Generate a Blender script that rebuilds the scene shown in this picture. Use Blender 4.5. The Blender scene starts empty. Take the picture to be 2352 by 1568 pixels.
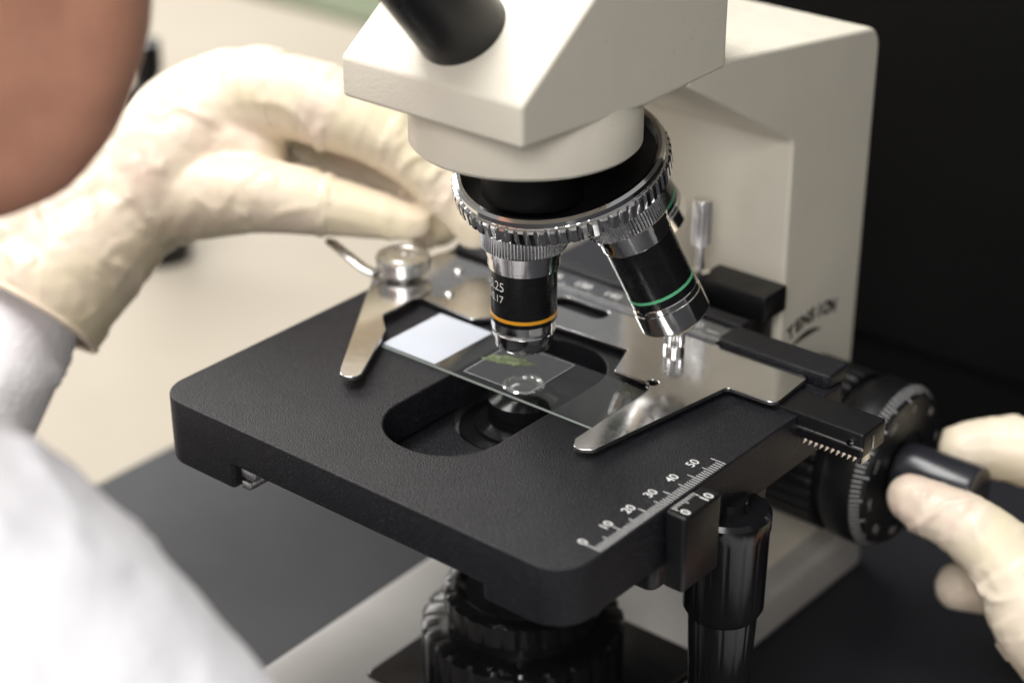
import bpy, bmesh, math, random
from mathutils import Vector as V, Matrix, noise
from mathutils.kdtree import KDTree
random.seed(4)
pi=math.pi; cos=math.cos; sin=math.sin; rad=math.radians
scene=bpy.context.scene
COL=scene.collection
# ------------------------------------------------------------------ materials
def newmat(name):
    m=bpy.data.materials.new(name); m.use_nodes=True
    nt=m.node_tree; b=nt.nodes["Principled BSDF"]
    return m,nt,b
def coords(nt,scale=100.0):
    tc=nt.nodes.new("ShaderNodeTexCoord"); mp=nt.nodes.new("ShaderNodeMapping")
    s=(scale,)*3 if isinstance(scale,(int,float)) else scale
    mp.inputs['Scale'].default_value=s
    nt.links.new(tc.outputs['Object'],mp.inputs['Vector']); return mp.outputs['Vector']
def noise_node(nt,vec,sc,detail=3,rough=.5,dist=0):
    n=nt.nodes.new("ShaderNodeTexNoise"); n.inputs['Scale'].default_value=sc
    n.inputs['Detail'].default_value=detail; n.inputs['Roughness'].default_value=rough
    n.inputs['Distortion'].default_value=dist
    nt.links.new(vec,n.inputs['Vector']); return n.outputs['Fac']
def ramp(nt,fac,stops):
    r=nt.nodes.new("ShaderNodeValToRGB"); e=r.color_ramp.elements
    while len(e)<len(stops): e.new(.5)
    for k,(p,c) in enumerate(stops):
        e[k].position=p; e[k].color=(c[0],c[1],c[2],1) if not isinstance(c,(int,float)) else (c,c,c,1)
    nt.links.new(fac,r.inputs['Fac']); return r.outputs['Color']
def bump(nt,b,h,strength,dist):
    n=nt.nodes.new("ShaderNodeBump"); n.inputs['Strength'].default_value=strength
    n.inputs['Distance'].default_value=dist
    nt.links.new(h,n.inputs['Height']); nt.links.new(n.outputs['Normal'],b.inputs['Normal'])
def simple(name,col,rough,metal=0,nsc=None,nstr=.3,ndist=.0002,var=.12,rvar=.1,coat=0,scl=100,spec=None):
    m,nt,b=newmat(name); v=coords(nt,scl)
    f=noise_node(nt,v,.6,5,.6)
    c0=tuple(max(0,x*(1-var)) for x in col); c1=tuple(min(1,x*(1+var)) for x in col)
    nt.links.new(ramp(nt,f,[(.3,c0),(.7,c1)]),b.inputs['Base Color'])
    f2=noise_node(nt,v,2.5,6,.7)
    nt.links.new(ramp(nt,f2,[(.3,max(.02,rough-rvar)),(.7,min(1,rough+rvar))]),b.inputs['Roughness'])
    b.inputs['Metallic'].default_value=metal
    if spec is not None: b.inputs['Specular IOR Level'].default_value=spec
    if coat: b.inputs['Coat Weight'].default_value=coat; b.inputs['Coat Roughness'].default_value=.1
    if nsc: bump(nt,b,noise_node(nt,v,nsc,2,.5),nstr,ndist)
    return m
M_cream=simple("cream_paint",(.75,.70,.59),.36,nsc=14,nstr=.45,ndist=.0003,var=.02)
M_creamdk=simple("cream_paint_shaded",(.43,.415,.39),.42,nsc=14,nstr=.35,ndist=.0003,var=.04)  # same cream paint, with the shadow on the base put into the colour
M_stage,nt,b=newmat("black_powder_coat"); v=coords(nt,100)
fs_=noise_node(nt,v,30,2,.5)
nt.links.new(ramp(nt,fs_,[(.40,(.006,.006,.008)),(.60,(.011,.011,.014)),(.72,(.055,.055,.064))]),b.inputs['Base Color'])
nt.links.new(ramp(nt,noise_node(nt,v,.8,5,.6),[(.3,.38),(.7,.48)]),b.inputs['Roughness'])
b.inputs['Specular IOR Level'].default_value=.32; bump(nt,b,noise_node(nt,v,26,2,.5),.9,.00032)
M_blk=simple("black_anodised",(.008,.008,.009),.24,nsc=30,nstr=.1,ndist=.0001,spec=.4)
M_blkgl=simple("glossy_black_plastic",(.007,.007,.008),.18,var=.2,rvar=.05,spec=.4)
M_rubber=simple("matte_black_plastic",(.008,.008,.009),.36,nsc=20,nstr=.2,spec=.33)
M_knob=simple("dark_grey_knob_plastic",(.022,.023,.028),.22,var=.1,rvar=.04)
M_dull=simple("dull_black_lacquer",(.005,.005,.005),.5,spec=.2)
M_chrome=simple("chrome",(.88,.87,.86),.11,1,nsc=6,nstr=.03,var=.04,rvar=.04)
M_satin=simple("satin_metal",(.82,.82,.82),.24,1,nsc=40,nstr=.1,var=.05)
M_turned=simple("turned_nickel",(.60,.59,.58),.28,1,nsc=40,nstr=.1,var=.05,rvar=.04)
M_strip=simple("steel_dark_reflection",(.30,.31,.33),.30,1,nsc=40,nstr=.1,var=.06,rvar=.05)  # plate steel darkened: its dark bluish reflection is put into the colour
M_plate=simple("polished_steel_plate",(.70,.695,.69),.16,1,var=.05,rvar=.05)
M_white=simple("white_engraving",(.80,.80,.78),.5,var=.03)
M_grey=simple("grey_engraving",(.50,.50,.49),.5,var=.03)
M_inkdark=simple("dark_lettering",(.018,.017,.016),.5)
M_orange=simple("orange_band_paint",(.85,.38,.02),.35,var=.05)
M_green=simple("green_band_paint",(.13,.52,.27),.35,var=.05)
M_frost=simple("frosted_glass_label",(.52,.55,.61),.6,var=.03)
M_edge=simple("bright_glass_edge",(.46,.52,.48),.3,var=.05)  # brightness of the glass edges put into a pale greenish colour
M_skin=simple("brown_skin",(.60,.29,.19),.6,nsc=5,nstr=.3,ndist=.0006,var=.14)
M_skin.node_tree.nodes["Principled BSDF"].inputs['Subsurface Weight'].default_value=.2
M_skin.node_tree.nodes["Principled BSDF"].inputs['Subsurface Scale'].default_value=.008
M_hair=simple("dark_hair",(.02,.014,.01),.5,nsc=9,nstr=1,ndist=.002)
M_coat=simple("white_cotton",(.90,.89,.92),.85,nsc=4,nstr=.4,ndist=.001,var=.03)
M_table=simple("dark_bench_top",(.022,.022,.026),.5,nsc=3,nstr=.02,var=.04,scl=10,rvar=.03,spec=.25)
M_beige=simple("beige_bench_top",(.455,.405,.33),.65,nsc=1,nstr=.02,var=.10,scl=4,spec=.2)
M_cab=simple("black_cabinet",(.004,.004,.004),.7,var=.2,scl=10,spec=.12)
M_greenmat=simple("green_plastic",(.20,.23,.145),.6,scl=10)
M_spec,nt,b=newmat("leaf_specimen")
v=coords(nt,100); f=noise_node(nt,v,6,6,.7)
nt.links.new(ramp(nt,f,[(.3,(.04,.06,.03)),(.5,(.14,.19,.08)),(.7,(.36,.38,.24))]),b.inputs['Base Color'])
b.inputs['Roughness'].default_value=.6; bump(nt,b,f,.8,.0006)
def glassmat(name,tint,ref,nz=.03):
    m=bpy.data.materials.new(name); m.use_nodes=True; nt=m.node_tree; nt.nodes.clear()
    o=nt.nodes.new("ShaderNodeOutputMaterial"); t=nt.nodes.new("ShaderNodeBsdfTransparent")
    t.inputs[0].default_value=(*tint,1); g=nt.nodes.new("ShaderNodeBsdfGlossy"); g.inputs['Roughness'].default_value=.04
    g.inputs[0].default_value=(1,1,1,1)
    fr=nt.nodes.new("ShaderNodeFresnel"); fr.inputs[0].default_value=1.5
    v=coords(nt,100); n=noise_node(nt,v,3,6,.7)
    mm=nt.nodes.new("ShaderNodeMath"); mm.operation='MULTIPLY_ADD'; nt.links.new(n,mm.inputs[0]); mm.inputs[1].default_value=nz
    ad=nt.nodes.new("ShaderNodeMath"); ad.operation='ADD'; nt.links.new(fr.outputs[0],mm.inputs[2]); nt.links.new(mm.outputs[0],ad.inputs[0]); ad.inputs[1].default_value=ref
    ge=nt.nodes.new("ShaderNodeNewGeometry"); iv=nt.nodes.new("ShaderNodeMath"); iv.operation='SUBTRACT'; iv.inputs[0].default_value=1; nt.links.new(ge.outputs['Backfacing'],iv.inputs[1])
    ml=nt.nodes.new("ShaderNodeMath"); ml.operation='MULTIPLY'; nt.links.new(ad.outputs[0],ml.inputs[0]); nt.links.new(iv.outputs[0],ml.inputs[1])
    x=nt.nodes.new("ShaderNodeMixShader"); nt.links.new(ml.outputs[0],x.inputs[0]); nt.links.new(t.outputs[0],x.inputs[1]); nt.links.new(g.outputs[0],x.inputs[2])
    nt.links.new(x.outputs[0],o.inputs[0]); return m
M_glass=glassmat("slide_glass",(.96,.975,.96),.03)
M_cover=glassmat("cover_glass",(.98,.985,.98),.12,.04)
M_lens,nt,b=newmat("lens_glass"); b.inputs['Base Color'].default_value=(.06,.06,.055,1); b.inputs['Coat Weight'].default_value=1
n=noise_node(nt,coords(nt,100),2); nt.links.new(ramp(nt,n,[(.3,.02),(.7,.05)]),b.inputs['Roughness'])
M_glove,nt,b=newmat("latex_glove")
v=coords(nt,100)
f=noise_node(nt,v,.34,3,.5,.6)
nt.links.new(ramp(nt,f,[(.34,(.78,.69,.49)),(.54,(.79,.68,.54)),(.74,(.78,.61,.50))]),b.inputs['Base Color'])
b.inputs['Roughness'].default_value=.40; b.inputs['Subsurface Weight'].default_value=.06; b.inputs['Subsurface Scale'].default_value=.002
b.inputs['Subsurface Radius'].default_value=(1,.5,.3)
wv=nt.nodes.new("ShaderNodeTexNoise"); wv.noise_type='RIDGED_MULTIFRACTAL'; wv.inputs['Scale'].default_value=.6; wv.inputs['Detail'].default_value=3; wv.inputs['Distortion'].default_value=1.0
nt.links.new(v,wv.inputs['Vector']); bump(nt,b,wv.outputs['Fac'],.7,.0014)
# ------------------------------------------------------------------ builders (centimetres)
ALL=[]
def reg(name,me,mat,parent=None,label=None):
    ob=bpy.data.objects.new(name,me); COL.objects.link(ob)
    if mat: me.materials.append(mat)
    ob["_p"]=parent.name if parent else ""
    if label: ob["label"]=label
    ALL.append(ob); return ob
def empty(name,loc,label,cat):
    ob=bpy.data.objects.new(name,None); COL.objects.link(ob); ob.empty_display_size=.02
    ob.location=V(loc); ob["label"]=label; ob["category"]=cat; ob["_p"]=""; ALL.append(ob); return ob
def finish(me,ang=35,caps=False):
    bm=bmesh.new(); bm.from_mesh(me); bmesh.ops.recalc_face_normals(bm,faces=bm.faces)
    bm.normal_update()
    for e in bm.edges:
        sharp=False
        if len(e.link_faces)==2:
            if e.calc_face_angle(0)>rad(ang): sharp=True
            if caps:
                c0=abs(e.link_faces[0].normal.z)>.9995; c1=abs(e.link_faces[1].normal.z)>.9995
                if c0!=c1: sharp=True
        e.smooth=not sharp
    for f in bm.faces: f.smooth=True
    bm.to_mesh(me); bm.free()
def mesh_from(verts,faces,name="m",M=None,ang=35):
    me=bpy.data.meshes.new(name); me.from_pydata([tuple(v) for v in verts],[],faces)
    if M: me.transform(M)
    finish(me,ang); return me
def lathe(prof,n=96,M=None,teeth=0,ang=35,closed=False,duty=.5,shape='sin'):
    vs=[];fs=[]
    for p in prof:
        r,z=p[0],p[1]; amp=p[2] if len(p)>2 else 0
        for i in range(n):
            t=2*pi*i/n; rr=r
            if amp and teeth:
                ph=(t*teeth/(2*pi))%1
                if shape=='sin': k=.5-.5*cos(2*pi*ph)
                elif shape=='groove': k=max(0,1-abs(ph-.5)*2/duty)**.5 if abs(ph-.5)*2<duty else 0
                else: k=min(1,max(0,(abs(ph-.5)*2-duty)*6))
                rr=r-amp*k
            vs.append((rr*cos(t),rr*sin(t),z))
    m=len(prof)
    for j in range(m-1):
        for i in range(n):
            a=j*n+i;b_=j*n+(i+1)%n; fs.append((a,b_,b_+n,a+n))
    if closed:
        for i in range(n):
            a=(m-1)*n+i;b_=(m-1)*n+(i+1)%n; fs.append((a,b_,(i+1)%n,i))
    else:
        if prof[0][0]>1e-4: fs.append(tuple(range(n-1,-1,-1)))
        if prof[-1][0]>1e-4: fs.append(tuple(range((m-1)*n,m*n)))
    me=mesh_from(vs,fs,"l",None,ang)
    if M: me.transform(M)
    return me
def axisM(o,d,ref=(0,0,1)):
    d=V(d).normalized(); ref=V(ref)
    if abs(d.dot(ref))>.95: ref=V((1,0,0))
    ex=ref.cross(d).normalized(); ey=d.cross(ex)
    M=Matrix((ex,ey,d)).transposed().to_4x4(); M.translation=V(o); return M
def T(x,y,z): return Matrix.Translation((x,y,z))
def join(meshes):
    bm=bmesh.new()
    for m in meshes: bm.from_mesh(m)
    me=bpy.data.meshes.new("j"); bm.to_mesh(me); bm.free()
    return me
def rpoly(pts,rs,seg=8):
    out=[];n=len(pts)
    if not isinstance(rs,(list,tuple)): rs=[rs]*n
    for i in range(n):
        p=V(pts[i]); a=V(pts[i-1]);c=V(pts[(i+1)%n]); r=rs[i]
        u=(a-p); w=(c-p); lu=u.length; lw=w.length; u.normalize(); w.normalize()
        ang=u.angle(w)
        if r<=0 or ang>pi-.02: out.append(tuple(p)); continue
        t=min(r/math.tan(ang/2),lu*.48,lw*.48); r2=t*math.tan(ang/2)
        bis=(u+w).normalized(); cc=p+bis*(r2/sin(ang/2))
        s=p+u*t; e=p+w*t; a0=math.atan2(s.y-cc.y,s.x-cc.x); a1=math.atan2(e.y-cc.y,e.x-cc.x)
        da=(a1-a0+pi)%(2*pi)-pi
        for k in range(seg+1):
            q=a0+da*k/seg; out.append((cc.x+r2*cos(q),cc.y+r2*sin(q)))
    return out
def eval_mesh(ob):
    COL.objects.link(ob); dg=bpy.context.evaluated_depsgraph_get(); dg.update()
    me=bpy.data.meshes.new_from_object(ob.evaluated_get(dg)); COL.objects.unlink(ob); return me
def plate(outlines,z0,z1,bev=.04,M=None,ang=30,res=2):
    cu=bpy.data.curves.new("c",'CURVE'); cu.dimensions='2D'; cu.fill_mode='BOTH'
    for o in outlines:
        s=cu.splines.new('POLY'); s.points.add(len(o)-1); s.use_cyclic_u=True
        for i,p in enumerate(o): s.points[i].co=(p[0],p[1],0,1)
    h=(z1-z0)/2; cu.extrude=max(0,h-bev); cu.bevel_depth=bev; cu.offset=-bev; cu.bevel_resolution=res
    ob=bpy.data.objects.new("c",cu); me=eval_mesh(ob)
    bm=bmesh.new(); bm.from_mesh(me); bmesh.ops.remove_doubles(bm,verts=bm.verts,dist=1e-4); bm.to_mesh(me); bm.free()
    me.transform(T(0,0,(z0+z1)/2)); me.materials.clear()
    finish(me,ang,caps=True)
    if M: me.transform(M)
    return me
def box(x0,x1,y0,y1,z0,z1,bev=.05,r=.05):
    return plate([rpoly([(x0,y0),(x1,y0),(x1,y1),(x0,y1)],max(r,bev*1.05),5)],z0,z1,bev)
def prismX(pts,x0,x1,bev=.15,rs=0):   # pts in (y,z), extruded along x
    M=Matrix(((0,0,1,0),(1,0,0,0),(0,1,0,0),(0,0,0,1)))
    return plate([rpoly(pts,rs,8) if rs else pts],x0,x1,bev,M,ang=32,res=4)
def textm(body,size,M,align='CENTER',offset=.0,extr=0.0):
    cu=bpy.data.curves.new("t",'FONT'); cu.body=body; cu.size=size; cu.align_x=align; cu.align_y='CENTER'; cu.offset=offset; cu.extrude=extr
    ob=bpy.data.objects.new("t",cu); me=eval_mesh(ob); me.materials.clear()
    if M: me.transform(M)
    return me
def quads(rects,M=None):
    vs=[];fs=[]
    for q in rects:
        b0=len(vs); vs+=list(q); fs.append((b0,b0+1,b0+2,b0+3))
    me=bpy.data.meshes.new("q"); me.from_pydata([tuple(v) for v in vs],[],fs)
    if M: me.transform(M)
    return me
def tube(pts,r,n=16,flat_=1.0):
    bm=bmesh.new(); rings=[]
    P=[V(p) for p in pts]
    for i,p in enumerate(P):
        d=(P[min(i+1,len(P)-1)]-P[max(i-1,0)]).normalized(); A=axisM(p,d)
        rr=r[i] if isinstance(r,(list,tuple)) else r
        rings.append([bm.verts.new(A@V((rr*cos(2*pi*k/n),rr*flat_*sin(2*pi*k/n),0))) for k in range(n)])
    for a,b_ in zip(rings,rings[1:]):
        for k in range(n): bm.faces.new((a[k],a[(k+1)%n],b_[(k+1)%n],b_[k]))
    bm.faces.new(rings[0][::-1]); bm.faces.new(rings[-1])
    me=bpy.data.meshes.new("t"); bm.to_mesh(me); bm.free(); finish(me,50); return me
# organic surfaces
def catmull(ch,step=.3):
    P=[V(c[:3]) for c in ch]; Rr=[c[3] for c in ch]; out=[]; s=0
    for i in range(len(P)-1):
        p0=P[max(i-1,0)];p1=P[i];p2=P[i+1];p3=P[min(i+2,len(P)-1)]
        n=max(2,int((p2-p1).length/(step*min(Rr[i],Rr[i+1]))))
        for k in range(n):
            t=k/n
            q=.5*((2*p1)+(p2-p0)*t+(2*p0-5*p1+4*p2-p3)*t*t+(3*p1-p0-3*p2+p3)*t**3)
            out.append((q,Rr[i]*(1-t)+Rr[i+1]*t,s+(p2-p1).length*t,i+t))
        s+=(p2-p1).length
    out.append((P[-1],Rr[-1],s,len(P)-1.0)); return out
def blob(chains,voxel=.12,sm=6,wr=0,wseed=0,cuts=None,extra=None,grow=0):
    bm=bmesh.new(); samples=[]
    for ch in chains:
        for (q,r,s,ji) in catmull(ch):
            samples.append((q,s,ji,len(ch)))
            bmesh.ops.create_icosphere(bm,subdivisions=3 if r>1 else 2,radius=r+grow,matrix=Matrix.Translation(q))
    if extra:
        for (c,scl) in extra:
            Mx=Matrix.Translation(V(c))@Matrix.Diagonal((*scl,1)); bmesh.ops.create_icosphere(bm,subdivisions=4,radius=1,matrix=Mx)
    me=bpy.data.meshes.new("b"); bm.to_mesh(me); bm.free()
    ob=bpy.data.objects.new("b",me)
    m=ob.modifiers.new("r",'REMESH'); m.mode='VOXEL'; m.voxel_size=voxel; m.use_smooth_shade=True
    s=ob.modifiers.new("s",'SMOOTH'); s.iterations=sm; s.factor=.6
    me=eval_mesh(ob)
    if wr:
        kd=KDTree(len(samples))
        for i,sa in enumerate(samples): kd.insert(sa[0],i)
        kd.balance()
        nrm=[v.normal.copy() for v in me.vertices]; off=V((wseed*7.3,wseed*3.1,0))
        for i,vv in enumerate(me.vertices):
            p=vv.co; co,ix,dd=kd.find(p); s_=samples[ix][1]; ji=samples[ix][2]; nj=samples[ix][3]
            n1=noise.noise(p*.5+off); n2=noise.noise(p*.9+off*2)
            jn=abs(ji-round(ji)) if 0<round(ji)<nj-1 else .5
            jm=max(0,1-jn*3.2)
            w=sin(s_*8+4.0*n2+2*noise.noise(p*.35+off))
            ridge=max(0,w)**2
            mask=max(0,min(1,n1*2.2))
            q=V((p.x,p.y,p.z*.8))*.6+off
            nn=abs(noise.noise(q)); rd=max(0,1-nn*6)**1.5
            d=wr*(.7*ridge*(mask*.5+jm*.9)+ .9*rd*max(0,min(1,.3+n1*2.0)))
            vv.co=p+nrm[i]*d
        me.update()
    if cuts:
        bm=bmesh.new(); bm.from_mesh(me)
        for (pt,no) in cuts:
            bmesh.ops.bisect_plane(bm,geom=list(bm.verts)+list(bm.edges)+list(bm.faces),plane_co=V(pt),plane_no=V(no),clear_outer=True)
        bm.to_mesh(me); bm.free()
    me.materials.clear()
    for p in me.polygons: p.use_smooth=True
    return me
# ================================================================== MICROSCOPE
AX,AY=4.48,.90
mic=empty("microscope",(4,4,-11.35),"cream and black microscope with chrome turret on a dark bench","microscope")
# ---- stage
so=rpoly([(-2.85,-6.1),(11.45,-6.1),(11.45,6.6),(-2.85,6.6)],[1.0,1.0,.5,.5],12)
slot=rpoly([(2.75,-3.95),(6.2,-3.95),(6.2,3.55),(2.75,3.55)],[1.7]*4,16)
st_main=plate([so,slot],-1.2,0,.06,res=4)
footL=plate([rpoly([(-2.847,-6.097),(.15,-6.097),(.15,6.5),(-2.847,6.5)],[1.0,.12,.3,.3],12)],-1.95,-.3,.07,res=3)
footR=plate([rpoly([(8.9,-6.097),(11.447,-6.097),(11.447,6.5),(8.9,6.5)],[.12,1.0,.3,.3],12)],-1.65,-.3,.07,res=3)
stage=reg("stage",join([st_main,footL,footR]),M_stage,mic,"matte black stage plate with rounded corners and oblong opening")
lower=plate([rpoly([(.6,-4.9),(8.5,-4.9),(8.5,6.2),(.6,6.2)],.3,5),[(AX+1.95*cos(t*pi/24),AY+1.95*sin(t*pi/24)) for t in range(48)]],-1.75,-1.3,.04)
reg("lower_stage_plate",lower,M_stage,stage)
reg("dovetail_rail",join([box(.22,.75,-5.9,5,-1.62,-1.25,.04),box(.3,.62,-5.96,5,-1.9,-1.66,.03)]),M_turned,stage)
tk=[]
for i in range(51):
    y=-4.65+i*.105; L=.46 if i%10==0 else (.36 if i%5==0 else .25); x1=11.38
    tk.append([(x1-L,y-.012,.006),(x1,y-.012,.006),(x1,y+.012,.006),(x1-L,y+.012,.006)])
reg("scale_marking",quads(tk),M_white,stage)
Mn=Matrix(((0,-1,0,0),(1,0,0,0),(0,0,1,0),(0,0,0,1)))
def flat(x,y,z): return T(x,y,z)@Mn
reg("scale_numerals",join([textm(str(i*10),.37,flat(10.79-.015*i,-4.60+i*.94,.007),offset=.003) for i in range(6)]),M_white,stage)
ver=reg("vernier_block",box(11.47,12.10,-2.2,-.6,-2.2,-.02,.07,.12),M_rubber,mic)
tv=[]
for i in range(11):
    y=-1.98+i*.09; L=.22 if i%5==0 else .13
    tv.append([(11.50,y-.011,-.012),(11.50+L,y-.011,-.012),(11.50+L,y+.011,-.012),(11.50,y+.011,-.012)])
reg("scale_marking",quads(tv),M_white,ver)
reg("scale_numerals",join([textm("0",.38,flat(11.91,-1.92,-.011),offset=.004),textm("10",.38,flat(11.91,-1.02,-.011),offset=.004)]),M_white,ver)
# ---- slide holder
hp=rpoly([(-2.9,2.7),(1.25,2.45),(1.62,2.85),(2.15,3.6),(5.92,3.78),(6.4,2.5),(7.55,2.52),(7.80,2.15),(7.86,-1.15),(8.15,-1.6),(8.6,-1.3),(9.35,3.68),(10.88,3.72),(10.75,5.62),(-2.5,5.62)],
         [.1,.1,.05,.05,.05,.08,.05,.0,.12,.22,.2,.12,.28,.28,.3],8)
hs=rpoly([(2.3,4.75),(4.2,4.75),(4.2,5.4),(2.3,5.4)],[.3]*4,8)
notch=[(7.62+.17*cos(t*pi/12),2.62+.17*sin(t*pi/12)) for t in range(24)]
holder=reg("slide_holder",plate([hp,hs,notch],.13,.25,.022,res=3),M_plate,mic,"polished steel specimen holder plate with pointed fixed finger")
clip=plate([rpoly([(-3.0,2.9),(.62,-2.35),(.95,-2.75),(1.42,-2.45),(.0,.15),(-.55,.62),(-.75,.85),(-.72,1.3),(-.9,3.6)],[.5,.1,.3,.3,.15,.08,.1,.2,.5],8)],.27,.39,.022,res=3)
reg("clip_arm",clip,M_plate,holder,"curved swinging steel clip arm")
pivot=join([lathe([(.5,.38),(.5,.50),(.78,.52),(.83,.57),(.83,.95),(.79,1.0),(.62,1.0),(.60,.985),(.56,.985),(.54,1.0),(.14,1.0),(.12,.97),(0,.97)],96,T(-2.2,3.3,0)),
            lathe([(.13,.99),(.12,1.05),(0,1.06)],24,T(-2.05,3.62,0))])
reg("pivot_disc",pivot,M_turned,holder)
reg("lever",tube([(-2.6,2.5,.52),(-3.1,2.5,.58),(-3.5,2.5,.72),(-4.7,2.75,.90),(-4.85,2.78,.92)],[.20,.20,.19,.19,.12],20,.45),M_turned,holder)
scr=[]
for (x,y) in [(-.35,3.3),(-1.2,4.7),(.1,4.9)]:
    scr.append(lathe([(.17,.25),(.17,.31),(.13,.34),(0,.34)],24,T(x,y,0)))
reg("screws",join(scr),M_turned,holder)
reg("thumb_screw",lathe([(.30,.25),(.30,.40),(.24,.42),(.29,.46,.03),(.29,.98,.03),(.25,1.02),(0,1.02)],120,T(6.95,4.6,0),teeth=20,shape='sin'),M_chrome,holder)
bar=reg("travel_bar",join([box(7.62,11.35,5.66,6.75,-.02,.42,.08,.2),box(-2.35,.6,5.66,6.75,-.02,.42,.08,.3),box(.4,7.8,6.72,7.3,-.02,.42,.08,.1)]),M_stage,mic)
strip=reg("scale_strip",box(.55,7.66,5.60,6.75,.02,.30,.02,.04),M_strip,bar,"steel scale strip with white numerals, a dark reflection put into its grey")
tb=[]
for i in range(68):
    x=.9+i*.1; L=.26 if i%10==0 else (.2 if i%5==0 else .14)
    tb.append([(x-.014,5.72,.307),(x+.014,5.72,.307),(x+.014,5.72+L,.307),(x-.014,5.72+L,.307)])
reg("scale_marking",quads(tb),M_white,bar)
reg("scale_numerals",join([textm(t,.40,T(x,6.22,.308),offset=.008) for t,x in (("120",1.3),("130",2.45),("140",3.55),("150",4.65),("160",5.7),("70",6.6))]+[textm("mm",.26,T(7.22,6.12,.308),offset=.004)]),M_white,bar)
rail=reg("cross_rail",box(9.6,13.45,3.95,5.15,-.62,.10,.05,.08),M_rubber,mic)
pr=[]
x=10.2
while x<13.2:
    pr+= [(x,-.9),(x+.03,-.72),(x+.1,-.72),(x+.13,-.9)]; x+=.17
pr=[(10.2,-.55)]+[(p[0],p[1]) for p in pr]+[(13.35,-.9),(13.35,-.55)]
Mxz=Matrix(((1,0,0,0),(0,0,-1,0),(0,1,0,0),(0,0,0,1)))
rk=plate([pr],-4.6,-4.15,.01,Mxz)
reg("gear_rack",rk,M_turned,rail)
reg("rail_groove",join([box(10.6,13.47,3.91,3.97,-.36,-.28,.01,.012),box(13.44,13.475,4.45,4.52,-.5,-.1,.01,.012)]),M_turned,rail)
reg("screw",lathe([(.11,0),(.11,.04),(0,.05)],16,axisM((13.1,3.92,-.2),(0,-1,0))),M_chrome,rail)
kx,ky=11.3,1.0
reg("stage_control_knob",join([lathe([(.5,-1.2),(.55,-1.5),(1.02,-1.5),(1.15,-1.6),(1.15,-2.0),(1.12,-2.1,.02),(1.09,-4.5,.02),(.98,-4.7)],192,T(kx,ky,0),teeth=16,shape='groove',duty=.3),
     lathe([(.6,-4.6),(.93,-4.75,.0),(.93,-4.9,.02),(.80,-8.2,.02),(.7,-8.4),(0,-8.4)],192,T(kx,ky,0),teeth=16,shape='groove',duty=.3)]),M_blkgl,mic)
reg("stage_bracket",join([box(8.0,11.2,-2.2,3.2,-2.6,-1.5,.1,.3),box(2.2,6.8,5.2,9.8,-4.2,-1.25,.1,.2),box(6.0,10.0,-1.0,6.0,-3.4,-2.4,.1,.3)]),M_rubber,mic)
# ---- arm
arm_p=[(3.6,8.50),(4.6,7.95),(9.5,5.15),(9.6,-9.9),(14.15,-9.9),(14.15,7.45),(5.6,8.62)]
arm=reg("arm",prismX(arm_p,1.55,7.42,.14,[.2,.3,.35,.2,.2,.75,.3]),M_cream,mic,"tall cream painted arm with sloped underside")
reg("arm_foot_step",box(4.2,7.0,9.2,9.9,-3.4,-1.2,.08,.1),M_cream,arm)
Mx=Matrix(((0,0,1,7.435),(1,0,0,0),(0,1,0,0),(0,0,0,1)))
def onside(y,z,rot=0): return Mx@T(y,z,0)@Matrix.Rotation(rot,4,'Z')
let=[]
word="TENSION"; Ra=5.0
for i,c in enumerate(word):
    t=(i-3)*.082
    let.append(textm(c,.60,onside(11.35+Ra*sin(t),-1.08-Ra*(1-cos(t)),-t),offset=.030))
arcs=[]
N=24
for i in range(N):
    a0=-.30+.60*i/N;a1=-.30+.60*(i+1)/N; R0=3.1
    def w(a): return .10*(1-abs(a/.30)**1.5)+.01
    def P(a,s): return (11.05+(R0+s*w(a))*sin(a),-1.62-R0+(R0+s*w(a))*cos(a),0)
    arcs.append([P(a0,-1),P(a1,-1),P(a1,1),P(a0,1)])
reg("tension_lettering",join(let+[quads(arcs,Mx)]),M_inkdark,arm)
# ---- head
head_p=[(-2.85,8.62),(-2.85,9.68),(1.35,12.75),(5.75,12.75),(5.75,8.35),(2.2,8.3)]
head=reg("head",prismX(head_p,1.60,7.44,.13,[.15,.2,.4,.2,.2,.5]),M_cream,mic,"angular cream head with sloped front face")
reg("collar",lathe([(2.95,7.12),(3.05,7.22),(3.05,8.2),(2.84,8.62),(2.84,8.7)],128,T(AX+.08,AY-.05,0),ang=40),M_cream,mic)
ed=V((0,-sin(rad(41)),cos(rad(41))))
eo=V((4.5,-1.35,10.45))
reg("eyepiece",join([lathe([(1.08,-.6),(1.08,.05),(1.14,.12),(1.15,3.2),(1.2,6.5),(1.7,7.0),(1.75,9.0),(1.5,9.3),(.9,9.35),(.85,9.2),(0,9.2)],96,axisM(eo,ed))]),M_rubber,mic,"black eyepiece tube")
# ---- nosepiece
al=rad(18); rr=1.86
k=V((0,-sin(al),cos(al))); CN=V((AX,AY+rr*cos(al),4.62+rr*sin(al)))
MN=axisM(CN,k)
reg("nosepiece",join([lathe([(0,.05),(2.3,.05),(2.62,.30),(2.70,.35),(2.70,.72),(2.45,.62),(1.9,.50),(1.5,.50),(1.45,.9),(1.0,1.1),(1.0,2.4)],128,MN),
      lathe([(1.35,5.4),(1.4,5.5),(1.4,7.6)],96,T(AX,AY+.4,0)), box(AX-1.3,AX+1.3,1.6,4.2,6.6,8.1,.2,.8)]),M_dull,mic)
RG=[(2.66,.30),(2.84,.24),(2.92,.28,.05),(2.99,.36,.06),(3.0,.74,.06),(2.96,.80,.03),(2.88,.82),(2.90,.86),(2.89,1.0),(2.80,1.06),(2.70,1.03),(2.64,.7)]
reg("knurled_ring",lathe(RG,66*12,MN,teeth=66,closed=True,ang=28,shape='groove',duty=.4),M_chrome,mic,"chrome fluted turret ring")
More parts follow.
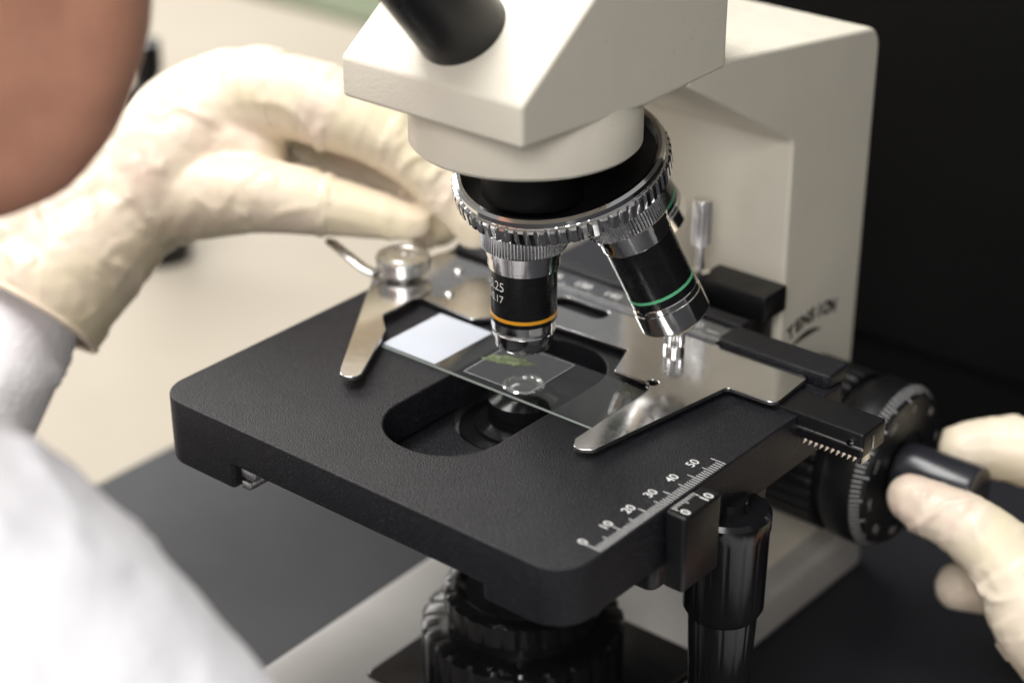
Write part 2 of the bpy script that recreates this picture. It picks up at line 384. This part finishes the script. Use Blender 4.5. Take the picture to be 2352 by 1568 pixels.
def objective(seat,d,kind,zs=1.0):
    M=axisM(seat,d,(0,1,0))@Matrix.Diagonal((1,1,zs,1))
    if kind=="a":
        prof=[(.93,1.10),(.905,1.12),(.905,2.05),(.90,2.66)]
        tip=[(.89,2.64),(.89,2.86),(.86,2.88),(.86,3.0),(.87,3.02),(.80,3.42),(.74,3.50),(.40,3.50),(.34,3.40),(0,3.38)]
        band=(2.44,2.53,.915)
    else:
        prof=[(.97,1.12),(.95,1.14),(.95,2.6),(.95,2.95)]
        tip=[(.95,2.93),(.97,2.95),(.97,3.10),(1.0,3.12),(1.0,3.72),(.93,3.80),(.60,4.05),(.42,4.12),(.25,4.12),(0,4.08)]
        band=(2.62,2.70,.962)
    o=reg("objective",lathe(prof,96,M),M_blk,mic,"black and chrome objective with orange band" if kind=="a" else "black and chrome objective with green band")
    reg("knurled_collar",lathe([(.9,-.12),(1.0,-.02),(1.18,.02,.03),(1.18,.48,.03),(1.12,.54)],80*6,M,teeth=80),M_satin,o)
    reg("chrome_sleeve",lathe([(1.08,.53),(1.03,.58),(1.03,.74),(.99,.76),(.99,1.02),(.96,1.04),(.96,1.12)],96,M),M_chrome,o)
    reg("tip",lathe(tip,96,M),M_chrome,o)
    reg("colour_band",lathe([(.90,band[0]-.01),(band[2],band[0]),(band[2],band[1]),(.90,band[1]+.01)],96,M),M_orange if kind=="a" else M_green,o)
    return o
seat=lambda s,c:CN+V((1,0,0))*rr*s+V((0,-cos(al),-sin(al)))*rr*c
dr=lambda s,c:(V((0,sin(al),-cos(al)))*cos(al)+(V((1,0,0))*s+V((0,-cos(al),-sin(al)))*c)*sin(al))
o1=objective(seat(0,1),dr(0,1),"a")
o2=objective(seat(1,0),dr(1,0),"b")
o3=objective(seat(.16,-.987),dr(.16,-.987),"b",.84)
def wrap(body,size,zc,aright,rad_=.909):
    me=textm(body,size,None,'RIGHT',offset=0)
    for vv in me.vertices:
        a=aright+vv.co.x/rad_; z=zc+vv.co.y
        vv.co=(AX+rad_*cos(a),AY+rad_*sin(a),z)
    return me
reg("lettering",join([wrap("10  0.25",.38,3.10,rad(-86)),wrap("160/0.17",.30,2.74,rad(-88))]),M_white,o1)
# ---- condenser seen through the opening
cond=reg("condenser",join([lathe([(.35,-.32),(.62,-.32),(.70,-.40),(.98,-.55),(1.0,-.75),(1.0,-1.2),(1.35,-1.3),(1.4,-1.45)],96,T(AX,AY,0)),
  lathe([(1.3,-1.40),(1.78,-1.42),(1.82,-1.46,.03),(1.82,-2.1,.03),(1.75,-2.2),(1.7,-4.5),(1.2,-4.8)],60*6,T(AX,AY,0),teeth=70)]),M_blkgl,mic)
reg("lens",lathe([(0,-.12),(.2,-.13),(.40,-.20),(.42,-.3)],48,T(AX,AY,0)),M_lens,cond)
reg("lens_ring",lathe([(.40,-.24),(.42,-.15),(.47,-.12),(.55,-.12),(.60,-.16),(.63,-.30)],64,T(AX,AY,0)),M_chrome,cond)
# ---- illuminator and base
reg("illuminator",join([lathe([(1.7,-6.9),(1.9,-6.75),(2.1,-6.75),(2.33,-6.85,.05),(2.33,-7.5,.05),(2.2,-7.6),(2.2,-7.9),(2.85,-7.95),(3.0,-8.05,.08),(3.0,-9.3,.08),(3.0,-9.9,.08)],288,T(AX,AY,0),teeth=24,shape='groove',duty=.4),
   lathe([(0,-7.0),(1.0,-6.95),(1.7,-7.1)],64,T(AX,AY,0)),box(1.2,8.6,-2.6,4.6,-9.95,-9.55,.1,.3)]),M_blkgl,mic)
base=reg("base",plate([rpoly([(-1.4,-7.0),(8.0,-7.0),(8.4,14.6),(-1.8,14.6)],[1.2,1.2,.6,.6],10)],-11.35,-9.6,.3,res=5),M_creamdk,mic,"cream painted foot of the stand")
# ---- focus knobs
KY,KZ=10.9,-4.95
def K(x): return axisM((x,KY,KZ),(1,0,0),(0,0,1))
kn=reg("coarse_focus_knob",join([lathe([(2.0,0),(2.5,.0),(2.58,.1,.10),(2.58,1.9,.10),(2.5,2.0)],360,K(7.5),teeth=36,shape='groove',duty=.6),
   lathe([(2.1,1.95),(2.35,1.98),(2.35,2.3),(2.55,2.35,.0),(2.62,2.45),(2.62,3.35),(2.34,3.75),(1.25,3.75),(1.2,3.65),(0,3.65)],128,K(7.5))]),M_rubber,mic,"large black coaxial focus knob with graduated dial")
dl=[]
for i in range(100):
    t=2*pi*i/100; ln=.27 if i%10==0 else (.22 if i%5==0 else .17); w_=.018
    def pt(r,t):
        fx=3.35+(2.62-r)/.28*.40+.012
        return (7.5+fx,KY+r*sin(t),KZ+r*cos(t))
    dl.append([pt(2.60,t-w_/2),pt(2.60,t+w_/2),pt(2.60-ln,t+w_/2),pt(2.60-ln,t-w_/2)])
reg("dial_marking",quads(dl),M_grey,kn)
num=[]
for i in range(10):
    t=2*pi*i/10+.15
    Mt=Matrix(((0,0,1,11.262),(1,0,0,KY+2.0*sin(t)),(0,1,0,KZ+2.0*cos(t)),(0,0,0,1)))@Matrix.Rotation(-t,4,'Z')
    num.append(textm(str(i*20),.30,Mt,offset=0))
reg("dial_numerals",join(num),M_grey,kn)
reg("fine_focus_knob",lathe([(.5,3.6),(.86,3.7),(.92,3.78),(.92,6.1),(.88,6.2),(.78,6.25),(0,6.25)],144,K(7.5)),M_knob,kn)
blk=reg("stage_stop_block",join([box(5.3,7.75,8.0,9.25,.0,.8,.07,.1),box(5.6,7.2,8.2,9.5,-1.5,.05,.05,.1)]),M_rubber,mic)
reg("chrome_post",lathe([(.30,.8),(.32,.86),(.16,.92),(.14,1.0),(.14,1.7),(.30,1.74),(.31,1.80,.05),(.31,3.1,.05),(.27,3.16),(0,3.18)],96,T(5.2,8.35,0),teeth=14),M_chrome,blk)
# ================================================================== SLIDE
slide=reg("microscope_slide",plate([[(.13,-.2),(7.76,-.2),(7.76,2.36),(.13,2.36)]],.012,.118,.012,res=1),M_glass,None)
slide["label"]="clear glass slide with frosted white end lying on the stage"; slide["category"]="microscope slide"
reg("frosted_label",plate([[(.15,-.18),(2.15,-.18),(2.15,2.34),(.15,2.34)]],.1185,.124,.001,res=0),M_frost,slide)
reg("bright_edge",quads([[(.14,-.204,.03),(7.75,-.204,.03),(7.75,-.204,.10),(.14,-.204,.10)],[(7.764,-.19,.03),(7.764,2.35,.03),(7.764,2.35,.10),(7.764,-.19,.10)]]),M_edge,slide)  # pale strips painting the bright line along the glass edges
Mc=T(4.15,1.12,0)@Matrix.Rotation(rad(1),4,'Z')
reg("cover_slip",plate([[(-1.1,-1.1),(1.1,-1.1),(1.1,1.1),(-1.1,1.1)]],.121,.139,.003,Mc,res=0),M_cover,slide)
ce=[]
for s in (-1,1):
    ce.append([(-1.1,s*1.1-.010,.1415),(1.1,s*1.1-.010,.1415),(1.1,s*1.1+.010,.1415),(-1.1,s*1.1+.010,.1415)])
    ce.append([(s*1.1-.010,-1.08,.1415),(s*1.1+.010,-1.08,.1415),(s*1.1+.010,1.08,.1415),(s*1.1-.010,1.08,.1415)])
reg("cover_slip_edge",quads(ce,Mc),M_frost,slide)
sp=[]
for i in range(40):
    t=2*pi*i/40; r=1+.45*noise.noise(V((cos(t)*2.2,sin(t)*2.2,3)))+.12*sin(7*t)
    sp.append((3.62+.66*r*cos(t)+.1*sin(t),1.28+.28*r*sin(t)+.18*cos(t)))
reg("leaf_specimen",plate([sp],.119,.150,.005,res=1),M_spec,slide)
# ================================================================== PERSON
person_chains=[
 [(.80,-12.95,13.2,3.72),(.0,-14.2,15.8,4.2),(-1.2,-16.0,18.6,6.0),(-1.6,-16.9,21.2,7.2)],
 [(2.75,-12.1,13.5,2.0),(2.25,-12.8,11.8,2.15),(1.4,-13.55,11.15,2.3),(0,-15,12,3)],
 [(.7,-13.1,13.0,3.6),(-.8,-16.2,13.2,4.2),(-2.5,-20,12,5.0),(-4.5,-23.5,7,5.2),(-6,-26,0,8),(-7,-28,-10,10),(-8,-30,-26,11)],
 [(-5.5,-24,5,4),(1,-22,4.6,4),(6.0,-21,3.2,4.0),(12.9,-17.6,-5.2,3.6),(17.2,-14,-13,3.2),(19.0,-5,-12,2.5),(20.3,5,-11,1.7),(19.8,8.8,-10.2,1.2)],
 [(-5.5,-24,5,4),(-12,-24,4.6,4),(-16.5,-23,2,4.0),(-16.0,-17,-8,3.4),(-12,-12,-8,2.3),(-10.7,-7,-3.3,1.25),(-10.8,-2.2,.4,1.0)]]
body=reg("person",blob(person_chains,.4,4,extra=[((-1.2,-16.5,21.7),(6.2,7.2,8.0)),((5.2,-17,18.7),(.7,1.6,2.4)),((-7.8,-17,18.7),(.7,1.6,2.4)),((.6,-10.4,18.0),(1.0,1.4,1.9)),((.6,-10.8,16.2),(1.6,.9,.5))]),M_skin,None)
body["label"]="person in white lab coat and latex gloves leaning over the microscope"; body["category"]="person"
reg("hair",blob([[(-1.6,-18.6,23.2,7.0),(-2.1,-21.1,19.2,6.2)]],.5,4,extra=[((-1.6,-18.1,24.7),(7.0,7.4,6.6))]),M_hair,body)
coat=[
 [(-4.5,-24.5,4.5,5.6),(-6,-26.5,-1,9.0),(-7,-28,-10,11),(-8,-30,-28,12)],
 [(-5.5,-24,4.4,5.4),(1,-22.5,4.0,5.5),(6.2,-20.5,3.1,5.35),(12.9,-17.6,-4.9,5.0),(17.2,-14,-13,4.4),(19.0,-5,-12.6,3.6),(20.3,3,-11.8,2.7)],
 [(-5.5,-24,4,5.0),(-12,-24,4,5.0),(-16.5,-23,1.5,5.0),(-16.0,-17,-8,4.2),(-12.2,-12,-8.5,3.2),(-10.7,-8,-4.2,2.1),(-10.8,-5.2,-1.8,1.8),(-10.85,-3.8,-.5,1.6)]]
reg("lab_coat",blob(coat,.3,8,wr=.16,wseed=3),M_coat,body)
Lg=[
 [(-10.7,-4.6,-1.2,2.2),(-10.65,-3.7,-.4,2.2),(-10.42,-2.2,.55,2.0),(-10.28,-.78,1.36,1.78),(-10.0,.95,2.45,2.10),(-9.75,2.6,3.45,2.10),(-8.6,3.79,4.35,1.7)],
 [(-11.9,-4.6,-.6,1.7),(-11.9,-3.3,.6,1.65),(-11.07,-2.0,1.55,1.5),(-10.6,-.2,2.3,1.5)],
 [(-10.1,.2,1.9,1.7),(-10.3,2.8,2.4,1.9),(-9.81,4.86,2.70,1.6)],
 [(-10.9,1.0,3.0,1.45),(-10.6,2.4,3.9,1.4),(-9.6,3.5,4.5,1.35)],
 [(-10.2,.8,1.6,1.5),(-11.2,4.5,1.8,1.5),(-12.0,6.4,1.5,1.2)],
 [(-9.3,2.2,3.0,1.5),(-8.2,2.6,3.3,1.25),(-7.6,2.6,3.1,.95)],
 [(-9.52,2.9,3.6,1.6),(-7.38,3.45,4.78,1.34),(-5.58,4.1,4.60,1.30),(-3.84,4.81,3.85,1.06),(-2.30,5.25,2.7,.90),(-1.10,5.46,1.5,.70)],
 [(-10,3.6,3.2,1.4),(-9.14,4.69,3.60,1.20),(-7.53,5.60,2.95,1.05),(-5.99,6.37,2.23,1.0),(-4.66,6.73,1.31,.85),(-3.49,6.44,.51,.68)],
 [(-10.6,4.6,2.6,1.3),(-10.91,6.12,2.68,1.12),(-9.69,7.31,1.86,1.0),(-8.08,8.12,1.07,.92),(-6.52,8.11,.22,.8),(-5.31,7.83,-.62,.66)],
 [(-11.4,5.4,1.8,1.1),(-12.41,7.07,1.59,1.02),(-11.26,8.18,.73,.88),(-9.83,8.82,-.07,.8),(-8.27,8.89,-.82,.7)],
 [(-9.9,.3,1.8,1.5),(-8.95,.65,1.95,1.42),(-6.85,1.65,2.25,1.20),(-4.95,2.9,2.0,.97),(-3.30,4.1,1.62,.68),(-2.75,4.50,1.50,.52)]]
fd=V((-.0,-.76,-.65)).normalized()
gl=blob(Lg,.10,5,wr=.085,wseed=1,cuts=[((-10.59,-4.15,-.8),fd)])
lg=reg("latex_glove",gl,M_glove,body,"stretched latex glove on the hand beside the turret")
bm=bmesh.new(); bm.from_mesh(gl)
bd=[e for e in bm.edges if e.is_boundary]
adj={}
for e in bd:
    a,b_=e.verts; adj.setdefault(a.index,[]).append(b_.index); adj.setdefault(b_.index,[]).append(a.index)
cs={v.index:v.co.copy() for v in bm.verts}
loops=[];seen=set()
for s0 in adj:
    if s0 in seen: continue
    lp=[s0];seen.add(s0)
    while True:
        nx=[q for q in adj[lp[-1]] if q not in seen]
        if not nx: break
        lp.append(nx[0]);seen.add(nx[0])
    loops.append(lp)
bm.free()
lp=max(loops,key=len); pts=[cs[i] for i in lp][::3]
def ringtube(P,r,n=8):
    vs=[];fs=[];m=len(P)
    for i,p in enumerate(P):
        d=(P[(i+1)%m]-P[i-1]).normalized(); A=axisM(p,d,(0.3,.2,.9))
        vs+=[A@V((r*cos(2*pi*k_/n),r*sin(2*pi*k_/n),0)) for k_ in range(n)]
    for i in range(m):
        for k_ in range(n): fs.append((i*n+k_,i*n+(k_+1)%n,((i+1)%m)*n+(k_+1)%n,((i+1)%m)*n+k_))
    return mesh_from(vs,fs,ang=80)
reg("rolled_cuff",ringtube(pts,.10),M_glove,lg)
Rg=[
 [(20.5,7.0,-11.0,1.75),(20.1,9.2,-10.48,1.6),(18.9,9.94,-9.13,1.6),(18.0,10.7,-7.9,1.75),(17.5,12.1,-6.8,1.65)],
 [(19.4,9.6,-9.6,1.4),(18.4,11.8,-9.2,1.5),(17.7,12.9,-8.4,1.4)],
 [(18.7,9.7,-9.0,1.5),(17.0,9.1,-7.1,1.42),(15.55,9.4,-5.75,1.15),(14.2,9.3,-5.0,.97),(12.95,9.15,-4.75,.85),(12.45,9.12,-4.62,.74)],
 [(17.6,12.4,-6.7,1.4),(16.56,13.16,-5.71,1.2),(15.1,13.7,-4.65,1.10),(13.50,13.2,-4.4,1.02),(12.5,12.4,-4.45,.86)],
 [(17.8,12.4,-7.6,1.3),(16.91,13.2,-6.91,1.02),(15.7,12.9,-8.0,.92),(14.60,12.0,-8.43,.86),(13.4,11.1,-8.4,.76)],
 [(17.9,12.3,-8.6,1.2),(17.4,13.2,-8.25,.98),(16.8,12.8,-9.3,.82),(15.9,12.3,-9.75,.76),(15.1,11.9,-9.8,.68)],
 [(18.4,11.9,-9.4,1.1),(17.81,13.0,-9.1,.90),(17.5,12.7,-10.0,.72),(16.7,12.3,-10.4,.66)]]
reg("latex_glove",blob(Rg,.10,5,wr=.10,wseed=5),M_glove,body,"wrinkled latex glove on the hand turning the focus knob")
# ================================================================== SETTING
def sheet(name,pts,z0,z1,mat,kind="structure",bev=.2):
    o=reg(name,plate([pts],z0,z1,bev),mat,None); o["kind"]=kind; return o
sheet("dark_bench_top",rpoly([(-15.9,-22),(140,-22),(140,140),(-15.9,140)],.5,3),-14.4,-11.36,M_table)
sheet("light_bench_top",[(-320,-60),(-16.4,-60),(-16.4,300),(-320,300)],-15.5,-12.0,M_beige)
gm=reg("green_tray",plate([rpoly([(-150,48),(-42,48),(-42,53),(-150,53)],1,4)],-11.98,-11.3,.2),M_greenmat,None)
gm["label"]="flat green plastic tray lying on the light bench"; gm["category"]="tray"
bo=reg("dark_standin",lathe([(1.2,-11.98),(1.35,-11.8),(1.35,-4.6),(1.1,-3.9),(.6,-3.5),(.6,-3.0),(.72,-2.95),(.72,-1.6),(0,-1.55)],48,T(-30.2,17.0,0)),M_rubber,None)  # made-up dark form, stands in for an unclear blur beside the face
bo["label"]="made-up dark shape standing in for the blur beside the face"; bo["category"]="dark_standin"
cb=reg("equipment_cabinet",join([box(-9,90,24,60,-11.35,60,.5,1.0),box(-7,88,23.7,24.3,-8,56,.1,.3)]),M_cab,None)
cb["label"]="tall matte black equipment cabinet standing on the dark bench"; cb["category"]="cabinet"
# ------------------------------------------------------------------ scale to metres, origins, parents
wl={}
for o in ALL:
    if o.type=='MESH':
        me=o.data
        xs=[v.co for v in me.vertices]
        mn=V((min(p.x for p in xs),min(p.y for p in xs),min(p.z for p in xs))); mx=V((max(p.x for p in xs),max(p.y for p in xs),max(p.z for p in xs)))
        c=(mn+mx)/2; c.z=mn.z
        me.transform(Matrix.Scale(.01,4)@T(*(-c))); wl[o.name]=c*.01
    else: wl[o.name]=o.location*.01
for o in ALL:
    pn=o["_p"]; del o["_p"]
    if pn:
        o.parent=bpy.data.objects[pn]; o.location=wl[o.name]-wl[pn]
    else: o.location=wl[o.name]
# ------------------------------------------------------------------ camera
R=V((.772,.636,0)).normalized(); a=rad(27); F=V((-R.y,R.x,0))
fw=F*cos(a)+V((0,0,-sin(a))); up=F*sin(a)+V((0,0,cos(a)))
cd=bpy.data.cameras.new("camera"); cam=bpy.data.objects.new("camera",cd); COL.objects.link(cam)
Mc=Matrix((R,up,-fw)).transposed().to_4x4(); Mc.translation=V((34.19,-35.67,25.17))*.01; cam.matrix_world=Mc
cd.sensor_width=36; cd.lens=67.82; cd.clip_start=.01; cd.clip_end=100
cd.dof.use_dof=True; cd.dof.focus_distance=.506; cd.dof.aperture_fstop=6.3; cd.dof.aperture_blades=9
scene.camera=cam
# ------------------------------------------------------------------ light
w=bpy.data.worlds.new("World"); scene.world=w; w.use_nodes=True; nt=w.node_tree; bg=nt.nodes["Background"]
tc=nt.nodes.new("ShaderNodeTexCoord"); sx=nt.nodes.new("ShaderNodeSeparateXYZ"); nt.links.new(tc.outputs['Generated'],sx.inputs[0])
rp=nt.nodes.new("ShaderNodeValToRGB"); nt.links.new(sx.outputs[2],rp.inputs[0])
e=rp.color_ramp.elements; e[0].position=.0; e[0].color=(.27,.268,.265,1); e[1].position=.6; e[1].color=(.40,.40,.40,1)
nt.links.new(rp.outputs[0],bg.inputs[0]); bg.inputs[1].default_value=.75
def area(name,loc,target,size,power,col,sy=None):
    l=bpy.data.lights.new(name,'AREA'); l.energy=power; l.color=col; l.size=size
    if sy: l.shape='RECTANGLE'; l.size_y=sy
    o=bpy.data.objects.new(name,l); COL.objects.link(o); o.location=V(loc)*.01
    d=(V(target)-V(loc)).normalized(); o.rotation_euler=d.to_track_quat('-Z','Y').to_euler(); return o
area("ceiling_lamp",(-20,-20,110),(0,0,0),.8,19,(1,.985,.96),.5)
area("window_lamp",(-110,40,60),(0,0,0),.9,12,(1,.975,.94),.6)
area("front_fill",(60,-90,70),(0,0,0),.5,8,(1,.98,.96),.4)  # added fill from the front, no real lamp behind it
scene.view_settings.view_transform='Standard'; scene.view_settings.look='None'; scene.view_settings.exposure=0
